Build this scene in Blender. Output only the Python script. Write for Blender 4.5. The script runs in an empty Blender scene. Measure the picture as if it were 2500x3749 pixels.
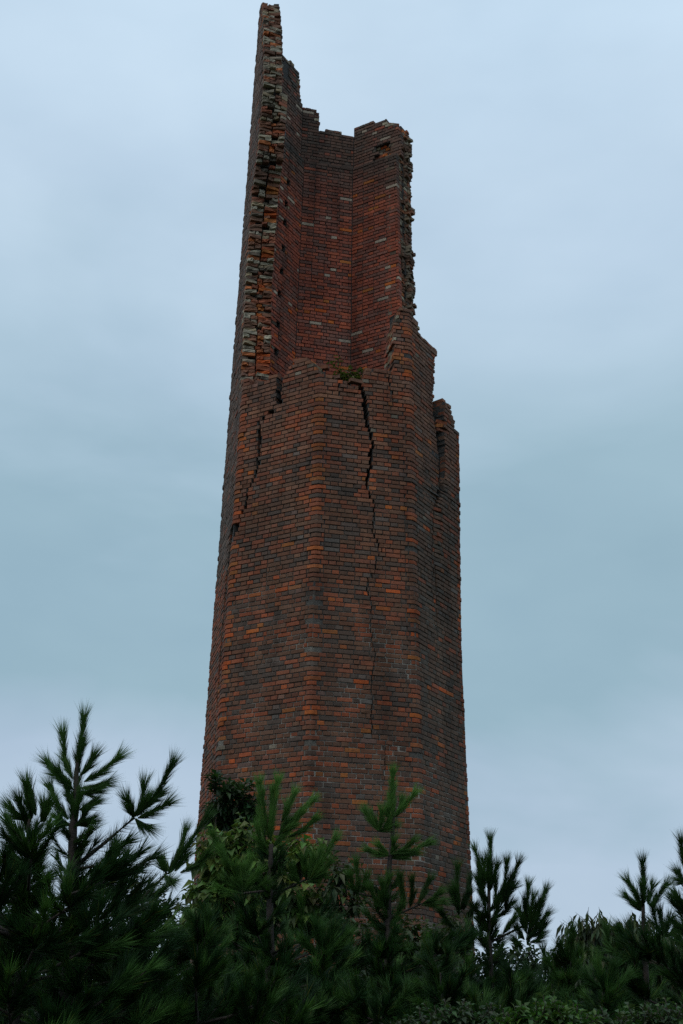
import bpy, math, random
import numpy as np
from mathutils import Vector, Matrix, noise

random.seed(7)
rng = np.random.default_rng(7)
SC = bpy.context.scene
COL = SC.collection
R = math.radians

# ------------------------------------------------------------------ camera
EYE = 1.6                                   # eye height above the ground
FOC, PITCH, ROLL = 4832.95, 0.39644, 0.0154 # focal length in photo pixels, upward pitch, roll
W0, H0 = 2500, 3749
cs, sn = math.cos(ROLL), math.sin(ROLL)
fwd = Vector((0, math.cos(PITCH), math.sin(PITCH)))
up0 = Vector((0, -math.sin(PITCH), math.cos(PITCH)))
rt0 = Vector((1, 0, 0))
rt = cs * rt0 + sn * up0
upv = cs * up0 - sn * rt0
cam = bpy.data.cameras.new('camera')
cam.sensor_fit = 'VERTICAL'
cam.sensor_height = 36.0
cam.lens = FOC / H0 * 36.0
cam.clip_start = 0.1
cam.clip_end = 3000
camo = bpy.data.objects.new('camera', cam)
COL.objects.link(camo)
m = Matrix(((rt.x, upv.x, -fwd.x, 0), (rt.y, upv.y, -fwd.y, 0), (rt.z, upv.z, -fwd.z, EYE), (0, 0, 0, 1)))
camo.matrix_world = m
SC.camera = camo

# ------------------------------------------------------------------ sky
SUN_EL, SUN_AZ = 58, -40                    # veiled sun, in front and to the left of the chimney
world = bpy.data.worlds.new('World')
SC.world = world
world.use_nodes = True
nt = world.node_tree
nt.nodes.clear()


def N(t, kind, **kw):
    n = t.nodes.new(kind)
    for k, v in kw.items():
        setattr(n, k, v)
    return n


def ramp(t, stops, interp='LINEAR'):
    n = N(t, 'ShaderNodeValToRGB')
    el = n.color_ramp.elements
    n.color_ramp.interpolation = interp
    while len(el) < len(stops):
        el.new(0.5)
    for e, (p, c) in zip(el, stops):
        e.position = p
        e.color = (*c, 1)
    return n


def lin(r, g, b):
    f = lambda v: (v / 255 / 12.92) if v <= 10 else ((v / 255 + 0.055) / 1.055) ** 2.4
    return (f(r), f(g), f(b))


out = N(nt, 'ShaderNodeOutputWorld')
bg = N(nt, 'ShaderNodeBackground')
tc = N(nt, 'ShaderNodeTexCoord')
sky = N(nt, 'ShaderNodeTexSky', sky_type='NISHITA', sun_disc=False)
sky.sun_elevation = R(SUN_EL)
sky.sun_rotation = R(SUN_AZ + 180)
skyb = N(nt, 'ShaderNodeMix', data_type='RGBA', blend_type='MULTIPLY')
skyb.inputs[0].default_value = 1
skyb.inputs[7].default_value = (0.1, 0.1, 0.1, 1)
nt.links.new(sky.outputs[0], skyb.inputs[6])
mp = N(nt, 'ShaderNodeMapping')
mp.inputs['Scale'].default_value = (1.0, 1.0, 2.2)
mp.inputs['Location'].default_value = (2.7, 1.1, 0.5)
nt.links.new(tc.outputs['Generated'], mp.inputs[0])
nz = N(nt, 'ShaderNodeTexNoise')
nz.inputs['Scale'].default_value = 2.3
nz.inputs['Detail'].default_value = 5
nz.inputs['Roughness'].default_value = 0.5
nz.inputs['Distortion'].default_value = 0.4
nt.links.new(mp.outputs[0], nz.inputs[0])
sep = N(nt, 'ShaderNodeSeparateXYZ')
nt.links.new(tc.outputs['Generated'], sep.inputs[0])
# cloud decks stacked in elevation, their edges broken by the noise
nadd = N(nt, 'ShaderNodeMath', operation='MULTIPLY_ADD')
nadd.inputs[1].default_value = 0.40
nt.links.new(nz.outputs[0], nadd.inputs[0])
nsub = N(nt, 'ShaderNodeMath', operation='SUBTRACT')
nsub.inputs[1].default_value = 0.20
nt.links.new(sep.outputs[2], nsub.inputs[0])
nt.links.new(nsub.outputs[0], nadd.inputs[2])
deck = ramp(nt, [(0.0, lin(180, 202, 219)), (0.07, lin(187, 206, 225)), (0.18, lin(183, 203, 223)),
                 (0.27, lin(156, 186, 201)), (0.38, lin(157, 187, 203)), (0.49, lin(182, 207, 225)), (0.58, lin(198, 220, 239)),
                 (0.70, lin(206, 229, 248)), (1.0, lin(206, 228, 246))])
nt.links.new(nadd.outputs[0], deck.inputs[0])
nz2 = N(nt, 'ShaderNodeTexNoise')
nz2.inputs['Scale'].default_value = 4.2
nz2.inputs['Detail'].default_value = 4
nt.links.new(mp.outputs[0], nz2.inputs[0])
puff = ramp(nt, [(0.3, (0.90, 0.92, 0.935)), (0.7, (1.07, 1.055, 1.04))])
nt.links.new(nz2.outputs[0], puff.inputs[0])
dm = N(nt, 'ShaderNodeMix', data_type='RGBA', blend_type='MULTIPLY')
dm.inputs[0].default_value = 1
nt.links.new(deck.outputs[0], dm.inputs[6])
nt.links.new(puff.outputs[0], dm.inputs[7])
mixs = N(nt, 'ShaderNodeMix', data_type='RGBA')
mixs.inputs[0].default_value = 0.94
nt.links.new(skyb.outputs[2], mixs.inputs[6])
nt.links.new(dm.outputs[2], mixs.inputs[7])
nt.links.new(mixs.outputs[2], bg.inputs[0])
bg.inputs[1].default_value = 1.0
nt.links.new(bg.outputs[0], out.inputs[0])

sun = bpy.data.lights.new('sun', 'SUN')
sun.energy = 1.0
sun.angle = R(35)
sun.color = (1.0, 0.95, 0.88)
suno = bpy.data.objects.new('sun', sun)
COL.objects.link(suno)
sd = Vector((math.sin(R(SUN_AZ)) * math.cos(R(SUN_EL)), -math.cos(R(SUN_AZ)) * math.cos(R(SUN_EL)), math.sin(R(SUN_EL))))
suno.rotation_euler = (-sd).to_track_quat('-Z', 'Y').to_euler()
suno.location = (0, 0, 40)

SC.view_settings.view_transform = 'Standard'
SC.view_settings.look = 'None'
SC.view_settings.exposure = 0
SC.view_settings.gamma = 1
SC.cycles.max_bounces = 6
SC.cycles.diffuse_bounces = 3
SC.cycles.transparent_max_bounces = 4
SC.cycles.use_denoising = False


# ------------------------------------------------------------------ helpers
def at(px, py, Y):
    """a spot in the place, from its direction in the photograph and its distance Y in front of the camera"""
    a, b = px - W0 / 2, py - H0 / 2
    u = cs * a + sn * b
    v = -sn * a + cs * b
    d = Vector((u / FOC, math.cos(PITCH) + v / FOC * math.sin(PITCH), math.sin(PITCH) - v / FOC * math.cos(PITCH)))
    return Vector((0, 0, EYE)) + d * (Y / d.y)


def tag(o, label=None, cat=None, group=None, kind=None):
    if label: o['label'] = label
    if cat: o['category'] = cat
    if group: o['group'] = group
    if kind: o['kind'] = kind
    return o


def empty(name, loc):
    o = bpy.data.objects.new(name, None)
    o.location = loc
    COL.objects.link(o)
    return o


def link_mesh(name, me, mat, parent=None):
    o = bpy.data.objects.new(name, me)
    COL.objects.link(o)
    me.materials.append(mat)
    if parent is not None:
        o.parent = parent
    return o


def np_tris(name, V, C=None, smooth=False):
    """mesh of loose triangles from an (n,3,3) array, C an (n,3) colour per triangle"""
    n = len(V)
    me = bpy.data.meshes.new(name)
    me.vertices.add(n * 3)
    me.vertices.foreach_set('co', np.ascontiguousarray(V, dtype=np.float32).ravel())
    me.loops.add(n * 3)
    me.loops.foreach_set('vertex_index', np.arange(n * 3, dtype=np.int32))
    me.polygons.add(n)
    me.polygons.foreach_set('loop_start', np.arange(0, n * 3, 3, dtype=np.int32))
    if C is not None:
        a = me.color_attributes.new('tint', 'FLOAT_COLOR', 'POINT')
        cc = np.ones((n, 3, 4), dtype=np.float32)
        cc[:, :, :3] = C[:, None, :]
        a.data.foreach_set('color', cc.ravel())
    me.update()
    return me


# ------------------------------------------------------------------ materials
def mat(name):
    m = bpy.data.materials.new(name)
    m.use_nodes = True
    t = m.node_tree
    b = t.nodes['Principled BSDF']
    return m, t, b


def obj_noise(t, scale, detail=3, rough=0.55, dist=0.0):
    n = N(t, 'ShaderNodeTexNoise')
    n.inputs['Scale'].default_value = scale
    n.inputs['Detail'].default_value = detail
    n.inputs['Roughness'].default_value = rough
    n.inputs['Distortion'].default_value = dist
    c = N(t, 'ShaderNodeTexCoord')
    t.links.new(c.outputs['Object'], n.inputs[0])
    return n


def mixc(t, kind, fac, a, b):
    n = N(t, 'ShaderNodeMix', data_type='RGBA', blend_type=kind)
    for i, v in ((0, fac), (6, a), (7, b)):
        if hasattr(v, 'is_output'):
            t.links.new(v, n.inputs[i])
        elif i == 0:
            n.inputs[0].default_value = v
        else:
            n.inputs[i].default_value = (*v, 1)
    return n.outputs[2]


def make_brick_material():
    m, t, b = mat('fired_brick')
    at_ = N(t, 'ShaderNodeAttribute', attribute_name='tint')
    n1 = obj_noise(t, 1.3, 4)
    r1 = ramp(t, [(0.30, (0.74, 0.72, 0.68)), (0.55, (1, .98, .92)), (0.75, (1.14, 1.08, .96))])
    t.links.new(n1.outputs[0], r1.inputs[0])
    c = mixc(t, 'MULTIPLY', 1, at_.outputs['Color'], r1.outputs[0])
    n2 = obj_noise(t, 38, 5, 0.65)
    r2 = ramp(t, [(0.28, (0.5, 0.5, 0.5)), (0.48, (0.98, 0.98, 0.98)), (0.75, (1.3, 1.26, 1.22))])
    t.links.new(n2.outputs[0], r2.inputs[0])
    c = mixc(t, 'MULTIPLY', 0.85, c, r2.outputs[0])
    # rain streaks and soot runs, drawn out downwards
    ns = N(t, 'ShaderNodeTexNoise')
    ns.inputs['Scale'].default_value = 2.6
    ns.inputs['Detail'].default_value = 5
    ns.inputs['Roughness'].default_value = 0.62
    mps = N(t, 'ShaderNodeMapping')
    mps.inputs['Scale'].default_value = (1.0, 1.0, 0.16)
    cos_ = N(t, 'ShaderNodeTexCoord')
    t.links.new(cos_.outputs['Object'], mps.inputs[0])
    t.links.new(mps.outputs[0], ns.inputs[0])
    rs = ramp(t, [(0.34, (0.55, 0.53, 0.50)), (0.52, (1, 1, 1)), (0.72, (1.15, 1.12, 1.08))])
    t.links.new(ns.outputs[0], rs.inputs[0])
    c = mixc(t, 'MULTIPLY', 0.75, c, rs.outputs[0])
    # soot and lichen blotches
    n3 = obj_noise(t, 11, 6, 0.7, 0.6)
    r3 = ramp(t, [(0.56, (0, 0, 0)), (0.70, (1, 1, 1))])
    t.links.new(n3.outputs[0], r3.inputs[0])
    c = mixc(t, 'MIX', mixc(t, 'MULTIPLY', 1, r3.outputs[0], (0.42, 0.42, 0.42)), c, (0.050, 0.040, 0.031))
    # pale lime bloom
    n4 = obj_noise(t, 6.3, 6, 0.75, 0.3)
    r4 = ramp(t, [(0.62, (0, 0, 0)), (0.78, (1, 1, 1))])
    t.links.new(n4.outputs[0], r4.inputs[0])
    c = mixc(t, 'MIX', mixc(t, 'MULTIPLY', 1, r4.outputs[0], (0.35, 0.35, 0.35)), c, (0.20, 0.185, 0.165))
    t.links.new(c, b.inputs['Base Color'])
    b.inputs['Roughness'].default_value = 0.88
    b.inputs['Specular IOR Level'].default_value = 0.25
    nb = obj_noise(t, 90, 4, 0.7)
    bp = N(t, 'ShaderNodeBump')
    bp.inputs['Strength'].default_value = 0.5
    bp.inputs['Distance'].default_value = 0.006
    t.links.new(nb.outputs[0], bp.inputs['Height'])
    t.links.new(bp.outputs[0], b.inputs['Normal'])
    return m


def make_mortar_material():
    m, t, b = mat('lime_mortar')
    n1 = obj_noise(t, 1.6, 5, 0.6)
    co = N(t, 'ShaderNodeTexCoord')
    s = N(t, 'ShaderNodeSeparateXYZ')
    t.links.new(co.outputs['Object'], s.inputs[0])
    mr = N(t, 'ShaderNodeMapRange')
    mr.inputs[1].default_value = 12.0
    mr.inputs[2].default_value = 5.0
    mr.inputs[3].default_value = -0.16
    mr.inputs[4].default_value = 0.13
    t.links.new(s.outputs[2], mr.inputs[0])
    ad = N(t, 'ShaderNodeMath', operation='ADD')
    t.links.new(n1.outputs[0], ad.inputs[0])
    t.links.new(mr.outputs[0], ad.inputs[1])
    r = ramp(t, [(0.42, (0.045, 0.040, 0.036)), (0.57, (0.11, 0.095, 0.078)), (0.72, (0.33, 0.295, 0.25))])
    t.links.new(ad.outputs[0], r.inputs[0])
    n2 = obj_noise(t, 45, 4, 0.7)
    r2 = ramp(t, [(0.3, (0.55, 0.55, 0.55)), (0.7, (1.25, 1.25, 1.25))])
    t.links.new(n2.outputs[0], r2.inputs[0])
    t.links.new(mixc(t, 'MULTIPLY', 1, r.outputs[0], r2.outputs[0]), b.inputs['Base Color'])
    b.inputs['Roughness'].default_value = 0.95
    bp = N(t, 'ShaderNodeBump')
    bp.inputs['Strength'].default_value = 0.8
    bp.inputs['Distance'].default_value = 0.02
    t.links.new(n2.outputs[0], bp.inputs['Height'])
    t.links.new(bp.outputs[0], b.inputs['Normal'])
    return m


def make_leaf_material(name, rough=0.5, trans=0.25, spec=0.4):
    m, t, b = mat(name)
    a = N(t, 'ShaderNodeAttribute', attribute_name='tint')
    n = obj_noise(t, 2.2, 3)
    r = ramp(t, [(0.3, (0.75, 0.75, 0.75)), (0.7, (1.2, 1.2, 1.15))])
    t.links.new(n.outputs[0], r.inputs[0])
    c = mixc(t, 'MULTIPLY', 1, a.outputs['Color'], r.outputs[0])
    t.links.new(c, b.inputs['Base Color'])
    b.inputs['Roughness'].default_value = rough
    b.inputs['Specular IOR Level'].default_value = spec
    tr = N(t, 'ShaderNodeBsdfTranslucent')
    t.links.new(mixc(t, 'MULTIPLY', 1, c, (1.2, 1.3, 0.7)), tr.inputs[0])
    ms = N(t, 'ShaderNodeMixShader')
    ms.inputs[0].default_value = trans
    t.links.new(b.outputs[0], ms.inputs[1])
    t.links.new(tr.outputs[0], ms.inputs[2])
    t.links.new(ms.outputs[0], t.nodes['Material Output'].inputs[0])
    return m


def make_simple(name, stops, scale, rough=0.9, bump=0.5):
    m, t, b = mat(name)
    n = obj_noise(t, scale, 6, 0.65)
    r = ramp(t, stops)
    t.links.new(n.outputs[0], r.inputs[0])
    t.links.new(r.outputs[0], b.inputs['Base Color'])
    b.inputs['Roughness'].default_value = rough
    bp = N(t, 'ShaderNodeBump')
    bp.inputs['Strength'].default_value = bump
    bp.inputs['Distance'].default_value = 0.02
    t.links.new(n.outputs[0], bp.inputs['Height'])
    t.links.new(bp.outputs[0], b.inputs['Normal'])
    return m


M_BRICK = make_brick_material()
M_MORTAR = make_mortar_material()
M_NEEDLE = make_leaf_material('pine_needles', 0.55, 0.20, 0.13)
M_LEAF = make_leaf_material('broad_leaves', 0.5, 0.25, 0.3)
M_BARK = make_simple('pine_bark', [(0.3, (0.010, 0.008, 0.006)), (0.7, (0.042, 0.028, 0.020))], 30)
M_GROUND = make_simple('rough_grass_ground', [(0.3, (0.018, 0.028, 0.012)), (0.7, (0.06, 0.065, 0.03))], 1.5)
M_PATCH = make_simple('blue_grey_lime_patch', [(0.35, (0.05, 0.08, 0.11)), (0.65, (0.16, 0.24, 0.31))], 14)

# ------------------------------------------------------------------ ground
g = bpy.data.meshes.new('ground')
gn, gs = 48, 900.0
gv, gf = [], []
for j in range(gn + 1):
    for i in range(gn + 1):
        # denser towards the middle
        fx, fy = i / gn * 2 - 1, j / gn * 2 - 1
        x, y = fx * abs(fx) * gs, fy * abs(fy) * gs + 18
        z = 0.25 * noise.noise(Vector((x * 0.05, y * 0.05, 3))) - 0.05 if abs(x) + abs(y - 18) > 12 else 0
        gv.append((x, y, z))
for j in range(gn):
    for i in range(gn):
        a = j * (gn + 1) + i
        gf.append((a, a + 1, a + gn + 2, a + gn + 1))
g.from_pydata(gv, [], gf)
tag(link_mesh('ground', g, M_GROUND), 'rough dark grassy ground under the trees', kind='structure')

# ------------------------------------------------------------------ chimney
CX0, CY0 = -0.0773, 19.8055
R0, TAPER, DEL = 2.1112, 0.0214, -0.1522
ZJ0 = 9.7568                    # a bed joint at the front corner, above eye level
CH = 0.07                       # course height
ST = CH * 3.3177                # stretcher pitch
CA, TA = math.cos(R(22.5)), math.tan(R(22.5))
NRM = [(math.sin(DEL + R(-67.5 + 45 * k)), -math.cos(DEL + R(-67.5 + 45 * k))) for k in range(8)]
TAN = [(math.cos(DEL + R(-67.5 + 45 * k)), math.sin(DEL + R(-67.5 + 45 * k))) for k in range(8)]
VDIR = [(math.sin(DEL + R(-90 + 45 * k)), -math.cos(DEL + R(-90 + 45 * k))) for k in range(9)]
LEDGE = 16.07


def apo(z):
    return (R0 - TAPER * z) * CA


def thick(z):
    return 0.352 if z > LEDGE else 0.47


def half(z, t=0.0):
    return (apo(z) - t) * TA


def interp(x, pts):
    if x <= pts[0][0]: return pts[0][1]
    for (a, b), (c, d) in zip(pts, pts[1:]):
        if x <= c:
            return b + (d - b) * (x - a) / (c - a) if c > a else d
    return pts[-1][1]


# crack lines: face, [(height, place across the face 0..1, width in metres)]
CRACKS = [
    (2, [(9.80, .425, .05), (9.65, .441, .06), (9.56, .486, .06), (9.37, .495, .065), (9.19, .513, .06), (9.0, .528, .055), (8.87, .554, .05),
         (8.74, .585, .05), (8.59, .56, .05), (8.36, .56, .045), (8.15, .523, .042), (7.97, .52, .034), (7.82, .565, .026), (7.69, .595, .02),
         (7.47, .591, .020), (7.29, .571, .017), (7.16, .615, .017), (7.0, .668, .018), (6.95, .673, .022), (6.91, .626, .014), (6.77, .612, .014), (6.6, .598, .013),
         (6.51, .537, .016), (6.38, .524, .015), (6.17, .564, .013), (6.01, .564, .013), (5.6, .567, .012), (5.36, .60, .012), (5.19, .572, .012),
         (4.6, .566, .012), (4.22, .568, .011), (4.17, .685, .011), (3.84, .688, .010), (3.3, .66, .006)]),
    (1, [(9.30, .256, .02), (9.26, .254, .04), (8.97, .263, .045), (8.69, .265, .045), (8.5, .259, .04), (8.33, .232, .03), (8.16, .171, .022), (8.03, .143, .03),
         (7.85, .140, .05), (7.78, .105, .055), (7.70, .075, .06), (7.63, .04, .075), (7.56, .01, .09)]),
    (1, [(10.1, .481, .095), (9.46, .487, .092)]),
    (3, [(10.0, .59, .11), (9.86, .58, .11), (9.56, .57, .085), (9.4, .60, .06), (9.21, .62, .05), (8.83, .63, .035), (8.44, .62, .03), (8.02, .47, .022), (7.4, .422, .02),
         (7.21, .401, .012), (6.96, .433, .016), (6.66, .348, .016), (6.43, .409, .014), (6.14, .438, .012), (5.5, .44, .008)]),
    (2, [(10.52, .815, .035), (10.32, .807, .035), (10.07, .805, .025), (9.91, .764, .016), (9.72, .766, .016), (9.63, .799, .014), (9.44, .797, .008)]),
    (2, [(9.76, .186, .014), (9.6, .199, .014), (9.5, .209, .010)]),
    (0, [(7.60, .90, .16), (7.2, .84, .15), (6.68, .80, .13), (6.04, .77, .11), (5.41, .75, .10), (4.36, .76, .09), (3.0, .74, .07), (2.0, .74, .04)]),
]
# single missing bricks: face, u, height, half width (m)
GAPS = [(1, .392, 9.40, .06), (1, .30, 9.33, .03), (2, .97, 9.2, .0)]
# put-log holes on the inside of the back left wall: u, height
HOLES = [(.50, 15.2), (.52, 14.75), (.54, 14.30), (.54, 13.72), (.55, 13.28), (.58, 12.75), (.56, 12.12), (.58, 11.55)]

RIMS = {
    1: [(0, 10.12), (.07, 10.12), (.081, 9.99), (.212, 9.99), (.30, 10.0), (.44, 10.04), (.52, 9.94), (.57, 10.02), (.60, 10.11), (.66, 10.16), (.736, 10.21), (.825, 10.15), (.9, 10.03), (.95, 9.92), (1, 9.83)],
    2: [(0, 9.83), (.12, 9.83), (.18, 9.77), (.25, 9.76), (.33, 9.69), (.43, 9.69), (.449, 9.77), (.49, 10.02), (.62, 10.04), (.76, 10.05), (.79, 10.10), (.80, 10.5), (.82, 10.92), (.85, 11.05), (.878, 11.18), (.91, 11.26), (1, 11.26)],
    3: [(0, 11.26), (.06, 11.2), (.23, 11.14), (.25, 10.95), (.645, 10.95), (.652, 9.99), (.79, 9.97), (.795, 9.80), (.845, 9.78), (.85, 9.66), (.92, 9.65), (.925, 9.60), (1, 9.60)],
    4: [(0, 9.58), (.3, 9.45), (.55, 9.3), (.80, 9.6), (1, 9.9)],
    5: [(0, 16.58), (.03, 16.72), (.12, 16.82), (.2, 16.86), (.29, 16.95), (.36, 17.06), (.72, 17.09), (1, 17.10)],
    6: [(0, 16.90), (.447, 16.96), (.655, 16.91), (.665, 17.31), (.73, 17.38), (.86, 17.4), (1, 17.43)],
    7: [(0, 17.45), (.10, 17.6), (.15, 18.0), (.17, 18.10), (.5, 18.12), (.74, 18.06), (.78, 18.3), (.83, 18.72), (.90, 18.95), (1, 19.02)],
}
A_END = [(9.9, 1.2), (10.05, .86), (11.3, .74), (12.3, .60), (14.1, .66), (14.7, .84), (16.2, .97), (17.2, .75), (18.3, .46), (18.8, .30), (19.0, .2)]
_jit = {}


def jit(*key):
    if key not in _jit:
        _jit[key] = random.Random(hash(key)).uniform(-1, 1)
    return _jit[key]


def present(k, u, z, j, w):
    """is there wall at place u (0..1) across face k, course j, wythe w"""
    if k == 0:
        if z > 19.0: return False
        return u <= interp(z, A_END) - (0.05 if z > 10.1 else 0)
    if k == 5 and z > 9.9:
        if u < (.10, .12, .15, .0)[w]: return False
    if k == 4 and z > 9.9:
        return False
    if k == 3 and 9.97 < z < 10.97:
        return u <= interp(z, [(9.87, .52), (10.4, .58), (10.9, .66)]) + .02 * jit(j, w, 3) + .02 * jit(j // 3, 3) and z <= interp(min(max(u, 0), .6), RIMS[3])
    if k in (3, 4, 5):
        u = u + 0.022 * jit(j, w, k)
    if k > 3 and z > 9.9:
        u = .5 + (u - .5) / (1, .93, .86, .78)[w]
    return z <= interp(min(max(u, 0), 1), RIMS[k]) + 0.012 * jit(k, w, int(u * 6))


def crack_cuts(k, z, hw):
    """intervals (s0,s1) cut out of face k at height z; s measured from the middle of the face"""
    res = []
    for kk, pts in CRACKS:
        if kk != k or z > pts[0][0] or z < pts[-1][0]:
            continue
        for (za, ua, wa), (zb, ub, wb) in zip(pts, pts[1:]):
            if zb <= z <= za:
                f = (za - z) / (za - zb)
                u, w = ua + (ub - ua) * f, (wa + (wb - wa) * f) * 1.2
                u += .010 * jit(int(z / CH), kk, 31)
                w *= 1 + .3 * jit(int(z / CH), kk, 32)
                s = (u * 2 - 1) * hw
                res.append((s - w / 2, s + w / 2))
                break
    return res


def subtract(iv, cuts):
    for a, b in cuts:
        nxt = []
        for x, y in iv:
            if b <= x or a >= y:
                nxt.append((x, y))
                continue
            if a > x: nxt.append((x, a))
            if b < y: nxt.append((b, y))
        iv = nxt
    return iv


def lean(k, s, z, hw):
    """the cracked-off right corner leans outwards towards its top"""
    if z < 5.9: return 0.0
    amt = 0.032 * (z - 5.9)
    u = s / hw * 0.5 + 0.5
    if k == 3:
        c = interp(-z, [(-9.86, .58), (-9.2, .62), (-8.44, .62), (-8.02, .47), (-6.1, .43)])
        return amt * min(1, max(0, (u - c) * 60)) if z < 10.10 else 0.0
    if k == 4:
        return amt * max(0, 1 - u * 1.2) if z < 10.10 else 0.0
    return 0.0


def P(k, s, t, z, hw=None):
    a = apo(z) - t
    x = NRM[k][0] * a + TAN[k][0] * s
    y = NRM[k][1] * a + TAN[k][1] * s
    if k in (3, 4):
        l = lean(k, s, z, half(z))
        if l:
            x += VDIR[4][0] * l
            y += VDIR[4][1] * l
    return (x, y, z + EYE + .007 * noise.noise(Vector((s * 1.1 + k * 3.7, z * .8, 2.2))))


# ---- colours
def mixv(a, b, f):
    return tuple(x + (y - x) * f for x, y in zip(a, b))


PAL_DARK = [(.142, .070, .045), (.118, .062, .043), (.098, .062, .049), (.160, .068, .041), (.132, .058, .036), (.086, .060, .050), (.148, .076, .050)]
PAL_RED = [(.25, .074, .038), (.205, .068, .040), (.28, .070, .030)]
PAL_ORANGE = [(.40, .105, .025), (.33, .11, .030), (.43, .085, .020)]
PAL_WARM = [(.225, .098, .060), (.19, .092, .062), (.25, .110, .066), (.165, .086, .063), (.21, .083, .052)]
PAL_IN = [(.28, .076, .048), (.235, .072, .050), (.19, .076, .059), (.32, .082, .045), (.155, .072, .058), (.25, .068, .044)]
PAL_SOOT = [(.082, .064, .054), (.096, .072, .060), (.112, .068, .053), (.070, .061, .055), (.118, .076, .060)]
PAL_BREAK = [(.22, .10, .065), (.16, .085, .060), (.34, .30, .23), (.22, .18, .14), (.38, .12, .045), (.29, .10, .060), (.10, .078, .062), (.27, .21, .14)]


def pick(p, r):
    return p[int(r.random() * len(p)) % len(p)]


def nz3(x, y, z):
    return noise.noise(Vector((x, y, z)))


def colour(zone, k, s, z, r, corner=False):
    if zone == 'out':
        warm = 0.5 + 0.5 * nz3(s * 1.3 + k * 7, z * 0.55, 1.7)
        top = max(0, min(1, (z - 7.6) / 1.6))
        c = pick(PAL_DARK, r)
        if r.random() < top * 0.85:
            c = mixv(c, pick(PAL_WARM, r), 0.75)
        hot = 0.5 + 0.5 * nz3(s * 2.1 + k * 3, z * 1.6, 9.1)
        p_o = 0.02 + 0.22 * max(0, hot - 0.52) * 2
        p_r = 0.16 + 0.42 * max(0, hot - 0.45) * 2
        if corner:
            p_o, p_r = 0.17 + .2 * max(0, min(1, (z - 6.5) / 2)) * (z < 9.3), 0.5
            if k == 3: p_o, p_r = 0.14, 0.3
            if k == 2 and 7.9 < z < 9.4: p_o, p_r = .62, .3
            if k == 1 and z < 9.2: p_o = .34
            if k == 4: p_o = .3
            if 2 < z < 4.2: p_o *= 0.6
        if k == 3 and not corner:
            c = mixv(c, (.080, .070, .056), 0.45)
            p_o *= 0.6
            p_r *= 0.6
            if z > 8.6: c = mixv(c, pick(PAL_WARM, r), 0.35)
        if k == 0:
            p_o *= 0.5
            if z > 7: c, p_r, p_o = mixv(c, (.11, .09, .08), 0.6), 0.05, 0
            else: p_r += 0.25
        q = r.random()
        if q < p_o: c = mixv(c, pick(PAL_ORANGE, r), r.uniform(.45, 1))
        elif q < p_o + p_r: c = mixv(c, pick(PAL_RED, r), r.uniform(.5, 1))
        if r.random() < 0.003: c = (.20, .165, .13)
        if r.random() < 0.03: c = mixv(c, (.12, .11, .105), .6)
        f = r.uniform(.82, 1.18) * (0.85 + 0.3 * warm)
    elif zone == 'in':
        soot = max(0, min(1, (z - 14.6) / 1.6))
        if z > LEDGE - .1: soot = 0.93
        soot = min(1, max(0, soot + 0.5 * nz3(s * 1.2 + k * 5, z * 0.9, 4.4)))
        c = mixv(pick(PAL_IN, r), pick(PAL_SOOT, r), soot if r.random() < .9 else soot * .3)
        if r.random() < 0.022: c = (.33, .27, .22)
        elif r.random() < 0.03 * (1 - soot): c = pick(PAL_ORANGE, r)
        f = r.uniform(.8, 1.2) * (1.0 if k != 7 else 1.1) * (1.0 + .28 * max(0, min(1, (15.5 - z) / 3)))
    else:
        c = pick(PAL_BREAK, r)
        f = r.uniform(.75, 1.2)
    return tuple(max(.012, v * f) for v in c)


class Bricks:
    def __init__(self):
        self.v, self.f, self.c, self.items = [], [], [], []

    def add(self, verts, faces, col, score=0.0):
        self.items.append((verts, faces, col, score))


BR = Bricks()
QF = [(4, 5, 6, 7), (0, 1, 5, 4), (1, 2, 6, 5), (2, 3, 7, 6), (3, 0, 4, 7),      # front and chamfers
      (8, 9, 1, 0), (9, 10, 2, 1), (10, 11, 3, 2), (11, 8, 0, 3), (11, 10, 9, 8)]
QFR = [tuple(reversed(f)) for f in QF]


def brick(k, s0, s1, z0, z1, tf, tb, col, r, score=0.0, rough=0.0, cut0=0.0, cut1=0.0):
    """one brick: s0..s1 along the face, front at depth tf, back at depth tb"""
    sg = 1 if tb > tf else -1
    ch = 0.0045
    hz = half((z0 + z1) / 2, 0)
    tf = tf + sg * r.gauss(0, .0028)
    skew = r.uniform(-.0025, .0025)
    j = lambda a=.0016: r.uniform(-a, a)
    e0, e1 = s0 + cut0, s1 - cut1
    zz0, zz1 = z0 + j(.0015), z1 + j(.0015)
    ring = [(s0, zz0), (s1, zz0), (e1, zz1), (e0, zz1)]
    v = []
    for (s, z) in ring:
        v.append(P(k, s + j(), tf + sg * ch + skew * (1 if s > (s0 + s1) / 2 else -1), z + j()))
    for (s, z), ds, dz in zip(ring, (ch, -ch, -ch, ch), (ch, ch, -ch, -ch)):
        v.append(P(k, s + ds + j(), tf + skew * (1 if s > (s0 + s1) / 2 else -1), z + dz + j()))
    for (s, z) in ring:
        sb = min(max(s, -half(z, tb) + .002), half(z, tb) - .002)
        v.append(P(k, sb, tb, z))
    if rough:
        v = [(x + r.uniform(-rough, rough), y + r.uniform(-rough, rough), z + r.uniform(-rough, rough) * .5) for x, y, z in v]
    BR.add(v, QF if sg > 0 else QFR, col, score)


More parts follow.
